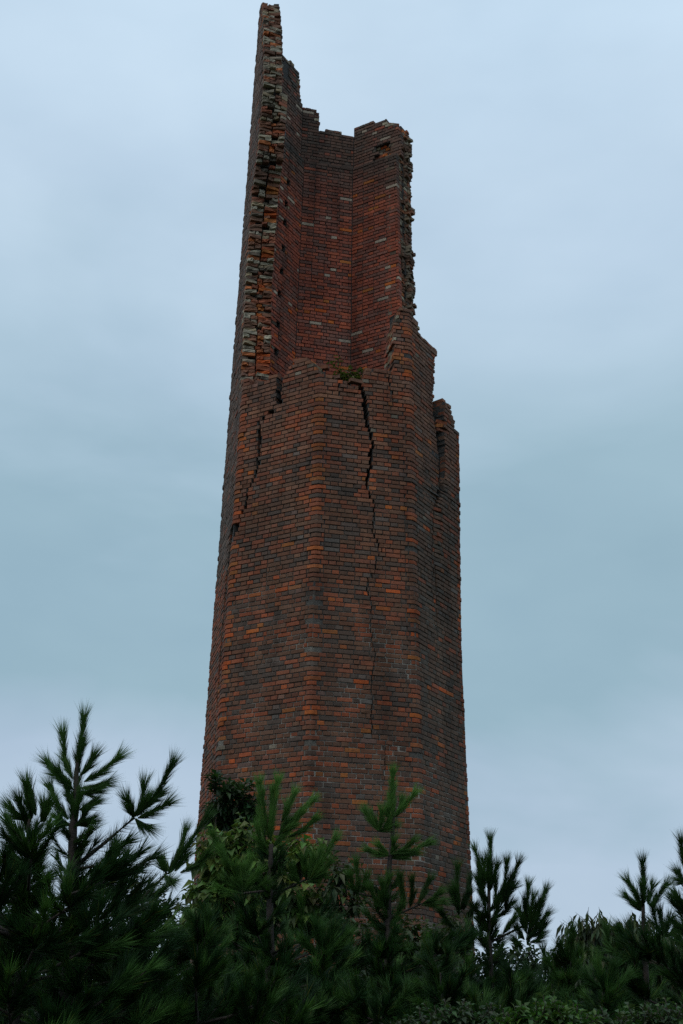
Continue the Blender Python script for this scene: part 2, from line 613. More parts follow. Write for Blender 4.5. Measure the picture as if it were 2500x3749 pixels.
def chunk(k, s0, s1, z0, z1, ta, tb, col, r, end, amp=.014):
    """broken half brick or lump of mortar; its torn end (+1 high s, -1 low s) is lumpy and rounded"""
    ns_, nz_, nt_ = 4, 3, 4
    sd = r.uniform(0, 99)
    idx, v, f = {}, [], []
    shr = r.uniform(.05, .30)
    slope = r.uniform(-.35, .35)

    def vid(a, b, c):
        if (a, b, c) in idx: return idx[(a, b, c)]
        fs, fz, ft = a / (ns_ - 1), b / (nz_ - 1), c / (nt_ - 1)
        e = fs if end > 0 else 1 - fs
        s = s0 + (s1 - s0) * fs
        z = z0 + (z1 - z0) * fz
        t = ta + (tb - ta) * ft
        w = max(0, e - .3) / .7
        n1, n2, n3 = (noise.noise(Vector((fs * 2.3 + sd, fz * 2.1 + q, ft * 3.1 * (tb - ta) / .11 + sd))) for q in (0, 20, 40))
        zm, tm = (z0 + z1) / 2, (ta + tb) / 2
        z += (zm - z) * shr * w * (.5 if fz < .9 else 1) + n1 * amp * w * .7
        t += (tm - t) * shr * .6 * w + n2 * amp * w
        s += end * (n3 * amp * 2.2 + slope * (ft - .5) * (tb - ta)) * w
        h = half(z, t)
        idx[(a, b, c)] = len(v)
        v.append(P(k, min(max(s, -h - .06), h + .06), t, z))
        return idx[(a, b, c)]
    for a in range(ns_ - 1):
        for c in range(nt_ - 1):
            f.append((vid(a, 0, c), vid(a, 0, c + 1), vid(a + 1, 0, c + 1), vid(a + 1, 0, c)))
            f.append((vid(a, nz_ - 1, c), vid(a + 1, nz_ - 1, c), vid(a + 1, nz_ - 1, c + 1), vid(a, nz_ - 1, c + 1)))
        for b in range(nz_ - 1):
            f.append((vid(a, b, 0), vid(a + 1, b, 0), vid(a + 1, b + 1, 0), vid(a, b + 1, 0)))
            f.append((vid(a, b, nt_ - 1), vid(a, b + 1, nt_ - 1), vid(a + 1, b + 1, nt_ - 1), vid(a + 1, b, nt_ - 1)))
    aa = ns_ - 1 if end > 0 else 0
    for b in range(nz_ - 1):
        for c in range(nt_ - 1):
            q = (vid(aa, b, c), vid(aa, b, c + 1), vid(aa, b + 1, c + 1), vid(aa, b + 1, c))
            f.append(q if end > 0 else tuple(reversed(q)))
    BR.add(v, f, col, 0)


def corner_brick(k, l0, l1, z0, z1, col, r, score=0.0):
    """bent brick wrapping the corner between face k-1 and face k"""
    zc = (z0 + z1) / 2
    ka = (k - 1) % 8
    h = half(zc)
    b = r.uniform(.014, .034)
    off = r.gauss(0, .005)
    prof = [(ka, h - l0, 0), (ka, h - b, 0), (k, -h + b, 0), (k, -h + l1, 0)]
    prof_b = [(ka, h - l0, .1), (ka, half(zc, .1) - .002, .1), (k, -half(zc, .1) + .002, .1), (k, -h + l1, .1)]
    ch = 0.0045
    v = []
    n = 4
    jz0, jz1 = r.uniform(-.0015, .0015), r.uniform(-.0015, .0015)
    rows = [(z0 + jz0, ch, 0), (z0 + jz0 + ch, 0, ch), (z1 + jz1 - ch, 0, ch), (z1 + jz1, ch, 0)]
    for z, t, ins in rows:
        for i, (kk, s, _) in enumerate(prof):
            d = ins if i == 0 else (-ins if i == n - 1 else 0)
            v.append(P(kk, s + d + r.uniform(-.001, .001), off + t, z + r.uniform(-.001, .001)))
    for z in (z0 + jz0, z1 + jz1):
        for kk, s, t in prof_b:
            v.append(P(kk, s, t, z))
    f = []
    for a in range(3):
        for i in range(n - 1):
            q = a * n + i
            f.append((q, q + 1, q + n + 1, q + n))
    for i in range(n - 1):
        f.append((16 + i, 16 + i + 1, i + 1, i))
        f.append((12 + i, 13 + i, 21 + i, 20 + i))
    f.append((16, 0, 4, 8, 12, 20))
    f.append((19, 23, 15, 11, 7, 3))
    BR.add(v, f, col, score)


def runs(k, z, j, w, hw, t=0.0):
    """present stretches of face k at this course as (s0,s1)"""
    n = 72
    res, start = [], None
    for i in range(n + 1):
        u = i / n
        ok = present(k, u, z, j, w)
        s = (u * 2 - 1) * hw
        if ok and start is None: start = s
        if not ok and start is not None:
            res.append((start, s))
            start = None
    if start is not None: res.append((start, hw))
    return res


def overlap(iv, a, b):
    return [(max(x, a), min(y, b)) for x, y in iv if min(y, b) - max(x, a) > 0.0]


CDIR = Vector((0, -1, 0))
core_v, core_f = [], []


def core_box(k, s0, s1, z0, z1, ta, tb):
    b = len(core_v)
    for z in (z0, z1):
        for t, s in ((ta, s0), (ta, s1), (tb, s1), (tb, s0)):
            h = half(z, t)
            ss = min(max(s, -h), h)
            core_v.append(P(k, ss, t, z))
    core_f.extend([(b, b + 1, b + 5, b + 4), (b + 1, b + 2, b + 6, b + 5), (b + 2, b + 3, b + 7, b + 6), (b + 3, b, b + 4, b + 7),
                   (b + 3, b + 2, b + 1, b), (b + 4, b + 5, b + 6, b + 7)])


def lay(L, pitch, r):
    """lengths of the units filling L"""
    n = int(L / pitch)
    rem = L - n * pitch
    if n == 0: return [L]
    if rem < 0.28 * pitch:
        return [L / n] * n
    if rem > 0.8 * pitch:
        return [L / (n + 1)] * (n + 1)
    ls = [pitch] * n
    ls.insert(r.choice([0, n, n, n // 2]), rem)
    return ls


JT = 0.012                                  # joint width
J_LO, J_HI = -162, 133
for j in range(J_LO, J_HI):
    z0 = ZJ0 + j * CH
    z1 = z0 + CH - JT
    zc = z0 + CH / 2
    stretch = (j % 2 == 1)                  # English bond: stretcher and header courses alternate
    T = thick(zc)
    r = random.Random(1000 + j)
    for k in range(8):
        hw = half(zc)
        back = k in (4, 5, 6, 7)
        pr = runs(k, zc, j, 0, hw)
        if not pr and not runs(k, zc, j, 3, hw):
            continue
        cuts = crack_cuts(k, zc, hw)
        gcuts = [((u * 2 - 1) * hw - g_, (u * 2 - 1) * hw + g_) for kk, u, zg, g_ in GAPS if kk == k and abs(zg - zc) < CH / 2]
        if k == 1 and 7.30 < zc < 7.62:
            gcuts.append((-hw, -hw + (zc - 7.2) * .28 + 0.03 * jit(j, 5)))
        legs = (0.135, 0.135) if stretch else (0.09, 0.09)
        # corner brick between face k-1 and k
        kp = (k - 1) % 8
        okc = present(k, 0.02, zc, j, 0) and present(kp, 0.98, zc, j, 0) and not (k == 1 and 7.30 < zc < 7.62)
        facing = max(0.0, -NRM[k][1])
        if okc and r.random() < .985:
            l0, l1 = legs[0] + r.uniform(-.012, .012), legs[1] + r.uniform(-.012, .012)
            sc = (l0 + l1) * max(0, -VDIR[k][1]) / (20 + zc * .5) ** 2
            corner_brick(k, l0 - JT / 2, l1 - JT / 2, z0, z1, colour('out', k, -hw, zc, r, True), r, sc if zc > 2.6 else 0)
        # outer wythe
        s = -hw + (legs[1] if okc else 0)
        e = hw - (legs[0] if present((k + 1) % 8, 0.02, zc, j, 0) and present(k, .98, zc, j, 0) else 0)
        # start of the bond drifts a little from course to course
        units = lay(e - s, ST if stretch else ST / 2, r)
        for L in units:
            a, b = s + JT / 2, s + L - JT / 2
            s += L
            parts = overlap(pr, a, b)
            for (x, y) in parts:
                broken = (x > a + .004 or y < b - .004)
                for (x2, y2) in subtract([(x, y)], cuts + gcuts):
                    if y2 - x2 < 0.018: continue
                    rim = not present(k, min(.99, max(.01, ((x2 + y2) / 2 / hw + 1) / 2)), zc + 2.2 * CH, j, 0)
                    sc = (y2 - x2) * facing / (20 + zc * .5) ** 2
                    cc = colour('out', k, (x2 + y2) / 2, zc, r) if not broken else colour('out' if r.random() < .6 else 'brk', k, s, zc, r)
                    c0 = r.uniform(-.012, .012) if x2 > x + .002 else 0
                    c1 = r.uniform(-.012, .012) if y2 < y - .002 else 0
                    brick(k, x2, y2, z0, z1, (r.uniform(-.012, .012) if rim else 0), .1, cc, r, sc if (zc > 2.6 and not broken) else 0,
                          rough=.007 if broken else (.005 if (c0 or c1) else (.003 if rim else 0)), cut0=c0, cut1=c1)
        # inner face
        if zc > 8.3:
            hi = half(zc, T)
            pin = [(max(-hi, x), min(hi, y)) for x, y in runs(k, zc, j, 3, hw)]
            pin = [q for q in pin if q[1] - q[0] > .02]
            hol = []
            if k == 7:
                for u, zh in HOLES:
                    if abs(zh - zc) < CH * .95:
                        hol.append(((u * 2 - 1) * hi - .055, (u * 2 - 1) * hi + .055))
                if 17.05 < zc < 17.2 or 18.0 > zc > 17.62: hol.append((.05 * hi + .1 * jit(j, 9), .42 * hi))
            cav = None
            if k == 5 and 16.1 < zc < 16.45:
                hol.append((-.55 * hi + .07 * jit(j, 2), .20 * hi + .08 * jit(j, 3) - (zc - 16.1) * .3))
                cav = hol[-1]
                x_ = cav[0] - .03
                while x_ < cav[1]:
                    L = r.uniform(.08, .2)
                    brick(k, x_, x_ + L - JT, z0, z1, .262 + r.uniform(0, .045), .2, pick(PAL_ORANGE + PAL_BREAK + PAL_RED, r), r, 0, rough=.010)
                    x_ += L
            s = -hi + (0 if stretch else ST / 4)
            units = [ST / 4] * (0 if stretch else 1) + lay(2 * hi - (0 if stretch else ST / 4), ST if stretch else ST / 2, r)
            s = -hi
            for L in units:
                a, b = s + JT / 2, s + L - JT / 2
                s += L
                for (x, y) in overlap(pin, a, b):
                    for (x2, y2) in subtract([(x, y)], hol):
                        if y2 - x2 < .02: continue
                        broken = (x2 > a + .004 or y2 < b - .004)
                        ledge = LEDGE - .16 < zc < LEDGE + .02
                        cc = colour('in', k, (x2 + y2) / 2, zc, r)
                        if ledge: cc = mixv(cc, (.04, .036, .032), .5)
                        if broken and r.random() < .35: cc = colour('brk', k, s, zc, r)
                        brick(k, x2, y2, z0, z1, T + r.uniform(-.004, .004), T - .1, cc, r, 0, rough=.006 if broken else .0012)
        # ragged ends of the two tall broken edges: rough bricks and lumps of mortar across the wall's thickness
        ends = []
        if k == 0 and zc > 10.1 and zc < 19.0: ends = [(1, (interp(zc, A_END) * 2 - 1) * hw)]
        if k == 5 and 9.9 < zc < 16.65: ends = [(-1, None)]
        for sg, se in ends:
            q = r.random()
            if T > .4:
                spans = r.choice(([(0, .225), (.24, .345), (.352, .465)], [(0, .11), (.118, .225), (.24, .465)], [(0, .11), (.118, .225), (.24, .345), (.352, .465)], [(0, .20), (.21, .30), (.31, .465)], [(0, .225), (.245, .465)]))
            else:
                spans = r.choice(([(0, .225), (.235, .345)], [(0, .11), (.12, .345)], [(0, .11), (.118, .225), (.235, .345)]))
            for n_, (ta, tb) in enumerate(spans):
                if r.random() < .08: continue
                grp = .028 * jit(j // 3, int(ta * 9), k) + .022 * r.uniform(-1, 1)
                q = r.random()
                if sg > 0 and .2 < ta < .3 and zc < 15.6 and q < .6: cc = pick(PAL_ORANGE if q < .25 else PAL_RED, r)
                elif q < .22: cc = mixv((.36, .32, .26), (.20, .165, .125), r.random())
                elif q < .5: cc = mixv(pick(PAL_DARK, r), pick(PAL_WARM, r), r.random())
                else: cc = colour('brk', k, 0, zc, r)
                if k == 5: cc = mixv(cc, (.12, .078, .055), .55)
                za, zb = z0 + r.uniform(-.006, .004), z1 + r.uniform(-.004, .010)
                if sg > 0:
                    a_, b_ = se - .075 * hw * 2 / 1.45, se + grp
                    if ta > .3 and zc < 16: b_ += .02
                else:
                    a_, b_ = -half(zc, (ta + tb) / 2) + .085 - grp * .6 - .03 * jit(j // 7, 77), -half(zc, tb) + .24
                if b_ - a_ < .03: continue
                chunk(k, a_, b_, za, zb, ta if ta else .001 + r.uniform(0, .008), tb, cc, r, sg)
        # middle wythes, only near the broken edges and the rim
        nw = 2 if T > .4 else 1
        for w in (range(1, 1 + nw) if not (ends and k == 0) else ()):
            t0 = .104 + (w - 1) * .128
            hm = half(zc, t0)
            pm = [(max(-hm, x), min(hm, y)) for x, y in runs(k, zc, j, w, hw)]
            for (x, y) in pm:
                if y - x < .03: continue
                s = x + jit(j, k, w, 7) * .05 - .05
                while s < y:
                    L = ST / 2 if (stretch + w) % 2 else ST * r.uniform(.7, 1)
                    a, b = max(x, s + JT / 2), min(y, s + L - JT / 2)
                    s += L
                    if b - a < .025: continue
                    um = ((a + b) / 2 / hw + 1) / 2
                    du = .30 / hw / 2
                    near = (not present(k, min(1, um), zc + 3 * CH, j, w)) or not present(k, max(0, min(1, um + du)), zc, j, w) or not present(k, max(0, min(1, um - du)), zc, j, w)
                    if not near: continue
                    for (x2, y2) in subtract([(a, b)], crack_cuts(k, zc, hw)):
                        if y2 - x2 < .02: continue
                        brick(k, x2, y2, z0, z1, t0 + r.uniform(-.01, .01), t0 + .118, colour('brk', k, s, zc, r), r, 0, rough=.008)
        # mortar body behind the faces; two layers so that cracks stop inside the wall
        shr = .045
        md = .011 if zc < 6.5 else .015
        for (ta, tb, w, cc) in ((md, .26, 0, cuts + gcuts), (.26, T - .014, 3, None)):
            for (x, y) in runs(k, zc, j, w, hw):
                x2 = x + (shr * (1 + .5 * jit(j, k, w)) if x > -hw + .001 else 0)
                y2 = y - (shr * (1 + .5 * jit(j, k, w, 1)) if y < hw - .001 else 0)
                if k == 5 and zc > 9.9 and w == 3: x2 = max(x2, -half(zc, .26) + .16)
                hol = cc
                if w == 3:
                    hi = half(zc, T)
                    hol = [cav] if (zc > 8.3 and cav) else []
                    if k == 7:
                        hol = hol + [((u * 2 - 1) * hi - .055, (u * 2 - 1) * hi + .055) for u, zh in HOLES if abs(zh - zc) < CH * .95]
                for (x3, y3) in subtract([(x2, y2)], hol or []):
                    if y3 - x3 < .015: continue
                    if k == 4 and 5.5 < zc < 10.2:
                        for q in range(4):
                            core_box(k, x3 + (y3 - x3) * q / 4, x3 + (y3 - x3) * (q + 1) / 4, z0 - JT, z1 + .0005, ta, tb)
                    else:
                        core_box(k, x3, y3, z0 - JT, z1 + .0005, ta, tb)

chim = empty('brick_chimney', (CX0, CY0, 0))
tag(chim, 'tall octagonal ruined brick chimney with jagged broken top, rising behind the pines', 'chimney')
cm = bpy.data.meshes.new('mortar_body')
cm.from_pydata(core_v, [], core_f)
link_mesh('mortar_body', cm, M_MORTAR, chim)


def brick_mesh(name, items):
    vs, fs, cols = [], [], []
    for v, f, c, _ in items:
        b = len(vs)
        vs.extend(v)
        fs.extend([tuple(b + i for i in q) for q in f])
        cols.extend([(*c, 1.0)] * len(v))
    me = bpy.data.meshes.new(name)
    me.from_pydata(vs, [], fs)
    a = me.color_attributes.new('tint', 'FLOAT_COLOR', 'POINT')
    a.data.foreach_set('color', np.array(cols, dtype=np.float32).ravel())
    return me


order = sorted(range(len(BR.items)), key=lambda i: -BR.items[i][3])
big = order[:300]
bigset = set(big)
rest = [it for i, it in enumerate(BR.items) if i not in bigset]
o = link_mesh('brickwork', brick_mesh('brickwork', rest), M_BRICK, chim)
tag(o, kind='stuff')
for i in big:
    link_mesh('brick', brick_mesh('brick', [BR.items[i]]), M_BRICK, chim)
print('bricks', len(BR.items), 'core boxes', len(core_f) // 6)


def local(k, u, z, t):
    return Vector(P(k, (u * 2 - 1) * half(z), t, z))


# loose bricks lying on the broken rim
rr = random.Random(5)
for (k, u, z, t, rz) in ((2, .40, 9.735, .03, .2), (2, .22, 9.80, .16, 1.2), (2, .30, 9.74, .24, .5), (1, .15, 10.02, .2, .9), (1, .66, 10.24, .2, .3), (3, .75, 10.02, .2, 1.4),
                         (5, .30, 16.93, .18, .7), (1, .92, 10.03, .25, .2)):
    c = local(k, u, z, t)
    sx, sy, sz = .11, .05, .027
    mrot = Matrix.Rotation(rz + math.atan2(TAN[k][1], TAN[k][0]), 3, 'Z') @ Matrix.Rotation(rr.uniform(-.15, .15), 3, 'X')
    vs = []
    for zz in (-1, 1):
        for a, b in ((-1, -1), (1, -1), (1, 1), (-1, 1)):
            q = mrot @ Vector((a * sx * rr.uniform(.9, 1.05), b * sy * rr.uniform(.9, 1.05), zz * sz))
            vs.append(tuple(c + q + Vector((0, 0, .028))))
    fs = [(3, 2, 1, 0), (4, 5, 6, 7), (0, 1, 5, 4), (1, 2, 6, 5), (2, 3, 7, 6), (3, 0, 4, 7)]
    link_mesh('loose_brick', brick_mesh('loose_brick', [(vs, fs, pick(PAL_WARM, rr), 0)]), M_BRICK, chim)

# lumpy blue-grey patch on the inside, beside the tall broken edge
c = local(7, .60, 16.38, .345)
vs, fs = [], []
nu, nv = 8, 10
for b in range(nv + 1):
    for a in range(nu + 1):
        fa, fb = a / nu * 2 - 1, b / nv * 2 - 1
        edge = max(0, 1 - (fa * fa + fb * fb) * (1 + .4 * nz3(fa * 2, fb * 2, 2)))
        d = .02 * edge ** .5 + .006 * nz3(fa * 3, fb * 3, 5) - .004
        q = c + Vector((*TAN[7], 0)) * (fa * .13) + Vector((0, 0, fb * .17)) - Vector((*NRM[7], 0)) * d
        vs.append(tuple(q))
for b in range(nv):
    for a in range(nu):
        q = b * (nu + 1) + a
        fs.append((q + 1, q, q + nu + 1, q + nu + 2))
me = bpy.data.meshes.new('lime_patch')
me.from_pydata(vs, [], fs)
tag(link_mesh('lime_patch', me, M_PATCH, chim), 'blue-grey patch on the inner brick face')


# ------------------------------------------------------------------ vegetation helpers
def tube(pts, rad, seg=6):
    vs, fs = [], []
    n = len(pts)
    for i, p in enumerate(pts):
        d = (pts[min(i + 1, n - 1)] - pts[max(i - 1, 0)])
        d = d.normalized() if d.length > 1e-6 else Vector((0, 0, 1))
        a = d.orthogonal().normalized()
        b = d.cross(a)
        for q in range(seg):
            an = q / seg * math.tau
            vs.append(tuple(p + (a * math.cos(an) + b * math.sin(an)) * rad[i]))
    for i in range(n - 1):
        for q in range(seg):
            fs.append((i * seg + q, i * seg + (q + 1) % seg, (i + 1) * seg + (q + 1) % seg, (i + 1) * seg + q))
    fs.append(tuple(reversed(range(seg))))
    fs.append(tuple((n - 1) * seg + q for q in range(seg)))
    return vs, fs


class Acc:
    def __init__(self):
        self.v, self.f = [], []

    def tube(self, pts, rad, seg=6):
        v, f = tube(pts, rad, seg)
        b = len(self.v)
        self.v += v
        self.f += [tuple(i + b for i in q) for q in f]

    def obj(self, name, mt, parent, off):
        me = bpy.data.meshes.new(name)
        me.from_pydata([(x - off.x, y - off.y, z - off.z) for x, y, z in self.v], [], self.f)
        me.polygons.foreach_set('use_smooth', [True] * len(me.polygons))
        return link_mesh(name, me, mt, parent)


def needles(base, tip, n, nl=.095, spread=(22, 20), t0=.05, w=.0032, tint=(.02, .055, .03), flare=True):
    """triangles for one needle-clad shoot from base to tip"""
    base, tip = np.array(base), np.array(tip)
    ax = tip - base
    L = np.linalg.norm(ax)
    d = ax / max(L, 1e-6)
    h = np.array([1, 0, 0]) if abs(d[0]) < .8 else np.array([0, 1, 0])
    e1 = np.cross(d, h)
    e1 /= np.linalg.norm(e1)
    e2 = np.cross(d, e1)
    t = t0 + (1 - t0) * rng.random(n) ** .85
    if flare:
        t = np.where(rng.random(n) < .22, rng.uniform(.9, 1.0, n), t)
    az = rng.random(n) * math.tau
    ang = np.radians(spread[0] + (spread[1] - spread[0]) * t + rng.normal(0, 5, n))
    if flare:
        ft = t > .86
        ang = np.where(ft, np.radians(34 * rng.random(n) ** .7), ang)
    rad = e1[None] * np.cos(az)[:, None] + e2[None] * np.sin(az)[:, None]
    nd = d[None] * np.cos(ang)[:, None] + rad * np.sin(ang)[:, None]
    p = base[None] + ax[None] * t[:, None] * np.where(t > .86, .97, 1)[:, None] + rad * .005
    ln = nl * rng.uniform(.75, 1.15, n)
    ln = ln * np.where(t < .15, .8, 1)
    if flare:
        ln = ln * np.where(t > .86, 1.12, 1)
    q = p + nd * ln[:, None]
    q[:, 2] += -.05 * ln * rng.random(n)
    wv = np.cross(nd, rng.normal(size=(n, 3)))
    wv /= np.linalg.norm(wv, axis=1)[:, None] + 1e-9
    wv *= (w / 2)
    V = np.stack([p - wv, p + wv, q], 1)
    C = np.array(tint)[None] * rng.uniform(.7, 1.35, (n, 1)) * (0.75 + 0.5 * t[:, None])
    C = C + (rng.random((n, 1)) < .03) * np.array([[.05, .03, 0]])
    return V, C


class Pine:
    def __init__(self, name, label, px, py_top, Y, seed, dens=1.0, scale=1.0, r0=.05):
        self.r = random.Random(seed)
        self.Y, self.scale, self.dens = Y, scale, dens
        top = at(px, py_top, Y)
        self.base = Vector((top.x + self.r.uniform(-.08, .08), Y + self.r.uniform(-.1, .1), 0))
        self.root = empty(name, self.base)
        tag(self.root, label, 'pine tree', 'young long-needled pines in front of the chimney')
        self.V, self.C = [], []
        self.br = []
        self.hue = self.r.uniform(.85, 1.15)

    def tint(self, fresh=0.0):
        a = (.010, .030, .0085)
        b = (.066, .145, .030)
        f = min(1, max(0, fresh + self.r.uniform(-.1, .35)))
        return tuple(v * self.hue for v in mixv(a, b, f))

    def shoot(self, a, b, acc=None, fresh=.2, n=None, nl=None, w=.0038, spread=(19, 15)):
        a, b = Vector(a), Vector(b)
        L = (b - a).length
        s = self.scale
        n = n or int((150 + 1000 * L / s) * self.dens)
        b = a + (b - a) * max(.5, 1 - .075 * s / max(L, .01))    # the needles reach past the twig's end
        # slightly curved: two straight pieces
        mid = a.lerp(b, .5) + Vector((self.r.uniform(-.06, .06), self.r.uniform(-.06, .06), -.05)) * L
        nl = nl or .132 * s
        tn = self.tint(fresh)
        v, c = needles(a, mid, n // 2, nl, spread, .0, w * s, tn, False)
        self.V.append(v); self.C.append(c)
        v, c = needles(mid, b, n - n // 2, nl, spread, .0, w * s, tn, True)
        self.V.append(v); self.C.append(c)
        if acc is not None:
            acc.tube([a, mid, b], [.006 * s, .005 * s, .004 * s], 5)

    def sparse(self, a, b, n):
        v, c = needles(a, b, n, .105 * self.scale, (50, 45), 0, .0030 * self.scale, self.tint(-.2), False)
        self.V.append(v); self.C.append(c)

    def trunk(self, pxs, r0=.055, r1=.018):
        pts = [Vector((self.base.x, self.base.y, -.05))]
        for (x, y) in pxs:
            p = at(x, y, self.Y)
            pts.append(p)
        n = len(pts)
        a = Acc()
        fine, rad = [], []
        for i in range(n - 1):
            for q in range(5):
                f = q / 5
                fine.append(pts[i].lerp(pts[i + 1], f) + Vector((nz3(i + f, 1, self.Y), nz3(i + f, 5, self.Y), 0)) * .015)
        fine.append(pts[-1])
        tot = len(fine)
        for i in range(tot):
            rad.append(r0 + (r1 - r0) * (i / (tot - 1)))
        a.tube(fine, rad, 8)
        a.obj('trunk', M_BARK, self.root, self.base)
        self.tr = fine

    def px_shoots(self, lst, dz=.12, **kw):
        """shoots given by their foot and tip directions; depth scatters about the tree's own distance"""
        acc = Acc()
        for (x0, y0, x1, y1) in lst:
            o = self.r.uniform(-dz, dz)
            a = at(x0, y0, self.Y + o * .3)
            b = at(x1, y1, self.Y + o + self.r.uniform(-.15, .05) * abs(x1 - x0 + y1 - y0) / 300)
            self.shoot(a, b, acc, **kw)
        self.br.append(acc)

    def px_branch(self, pts, r0=.012, r1=.008, sparse=120):
        acc = Acc()
        P_ = [at(x, y, self.Y + o) for x, y, o in pts]
        acc.tube(P_, [r0 + (r1 - r0) * i / (len(P_) - 1) for i in range(len(P_))], 6)
        for a, b in zip(P_, P_[1:]):
            if sparse: self.sparse(a, b, int(sparse * (b - a).length / .3 * self.dens))
        self.br.append(acc)

    def fill(self, z0, z1, step=.32, nb=6, len0=.95, len1=.45, up=.35, ns=6):
        """whorls of side branches all round the trunk"""
        r = self.r
        z = z0
        s = self.scale
        while z < z1:
            f = (z - z0) / max(.01, z1 - z0)
            Lb = len0 + (len1 - len0) * f
            tp = min(self.tr, key=lambda p: abs(p.z - z))
            a0 = r.random() * math.tau
            for i in range(nb):
                an = a0 + i / nb * math.tau + r.uniform(-.3, .3)
                L = Lb * r.uniform(.7, 1.1)
                o = Vector((math.cos(an), math.sin(an), 0))
                st = Vector((tp.x, tp.y, z + r.uniform(-.05, .05)))
                p1 = st + o * L * .5 + Vector((0, 0, L * up * .35))
                p2 = st + o * L + Vector((0, 0, L * up))
                acc = Acc()
                acc.tube([st, p1, p2], [.013 * s, .010 * s, .007 * s], 5)
                self.sparse(p1, p2, int(40 * self.dens))
                for q in range(ns):
                    term = q < 4
                    b = p2 if term else p1.lerp(p2, r.uniform(0, .9))
                    sl = r.uniform(.2, .42) * s
                    if q == 0:
                        dr = (p2 - p1).normalized() + Vector((0, 0, .45))
                    else:
                        aa = an + r.choice((-1, 1)) * r.uniform(.3, 1.1)
                        dr = Vector((math.cos(aa), math.sin(aa), r.uniform(.15, 1.6)))
                    dr.normalize()
                    self.shoot(b, b + dr * sl, acc, fresh=r.choice((-.3, -.2, 0, .32)), n=int((60 + 430 * sl) * self.dens), w=.0062, nl=.135 * s, spread=(20, 15))
                self.br.append(acc)
            z += step * r.uniform(.85, 1.15)

    def clothe(self, z0, z1, per=9, ln=(.16, .30)):
        """short leafy shoots standing round the upper trunk"""
        r = self.r
        z = z0
        acc = Acc()
        while z < z1:
            tp = min(self.tr, key=lambda p: abs(p.z - z))
            for i in range(per):
                an = r.random() * math.tau
                d = Vector((math.cos(an), math.sin(an), r.uniform(.5, 1.5))).normalized()
                b = Vector((tp.x, tp.y, z + r.uniform(-.07, .07)))
                self.shoot(b, b + d * r.uniform(*ln) * self.scale, acc, fresh=r.choice((-.2, 0, .3)), n=110, w=.005, nl=.13)
            z += .14
        self.br.append(acc)

    def finish(self):
        V = np.concatenate(self.V) - np.array(self.base)[None, None]
        C = np.concatenate(self.C)
        link_mesh('crown', np_tris('crown', V, C), M_NEEDLE, self.root)
        for a in self.br:
            if a.v: a.obj('branch', M_BARK, self.root, self.base)
        return len(V)


NT = 0
# --- pine with the tall leader left of the chimney
p = Pine('pine_tree', 'tallest pine left of the chimney, with a bare-stemmed branch reaching right', 268, 3000, 9.0, 11)
p.trunk([(270, 3400), (268, 3200), (268, 3020), (280, 2880), (290, 2770)], .05, .012)
p.px_shoots([(286, 2800, 312, 2592), (288, 2830, 300, 2700), (265, 2850, 222, 2655), (262, 2868, 148, 2772), (268, 2890, 190, 2800), (295, 2840, 362, 2742),
             (308, 2862, 462, 2752), (298, 2885, 425, 2862), (290, 2900, 390, 2890), (292, 2965, 376, 2922), (250, 3000, 165, 2852), (258, 3022, 188, 2978),
             (285, 3022, 356, 2996), (275, 2960, 285, 2830), (270, 3030, 262, 2900), (268, 3030, 330, 2950), (262, 2950, 240, 2850), (275, 3000, 300, 2880)], fresh=.25)
p.px_branch([(285, 3165, 0), (390, 3080, .05), (492, 2993, .1)], .014, .010, 130)
p.px_shoots([(492, 2990, 452, 2900), (495, 2990, 537, 2838), (500, 2985, 560, 2900), (500, 2988, 655, 2765), (535, 2940, 606, 2890), (505, 2995, 642, 2926), (495, 2998, 566, 3048), (490, 2992, 470, 2940)])
p.px_branch([(280, 3180, 0), (370, 3170, -.1), (400, 3120, -.15)], .010, .007, 120)
p.px_shoots([(390, 3122, 496, 3066), (370, 3176, 476, 3150), (400, 3150, 430, 3060), (330, 3180, 400, 3210), (345, 3290, 385, 3225)])
p.px_branch([(268, 3070, 0), (270, 3180, .02)], .01, .01, 170)
p.px_branch([(268, 3180, 0), (270, 3280, .02)], .01, .01, 170)
p.clothe(2.2, 3.0, 6)
p.fill(1.0, 2.42, .25, 7, .85, .38, .3, 6)
NT += p.finish()
# --- second stem at the left edge
p = Pine('pine_tree', 'pine cut by the left edge of the photo, lower than its neighbour', 103, 3050, 8.6, 12)
p.trunk([(95, 3400), (99, 3260), (104, 3000)], .04, .012)
p.px_shoots([(118, 2995, 92, 2835), (130, 2985, 100, 2870), (160, 3010, 163, 2918), (100, 3005, 8, 2936), (95, 3020, 60, 2900), (85, 3100, 14, 2996), (75, 3150, 10, 3082), (98, 3180, 20, 3120),
             (150, 3010, 198, 2905), (105, 3060, 104, 2960), (100, 3100, 150, 3000), (100, 3120, 60, 3010), (100, 3200, 170, 3100), (100, 3260, 210, 3190), (100, 3260, 5, 3212), (105, 3240, 160, 3160),
             (95, 3240, 40, 3150), (100, 3300, 180, 3260), (100, 3290, 60, 3240)], fresh=.2)
p.clothe(2.2, 2.7, 6)
p.fill(1.0, 2.55, .25, 7, .8, .5, .3, 6)
NT += p.finish()
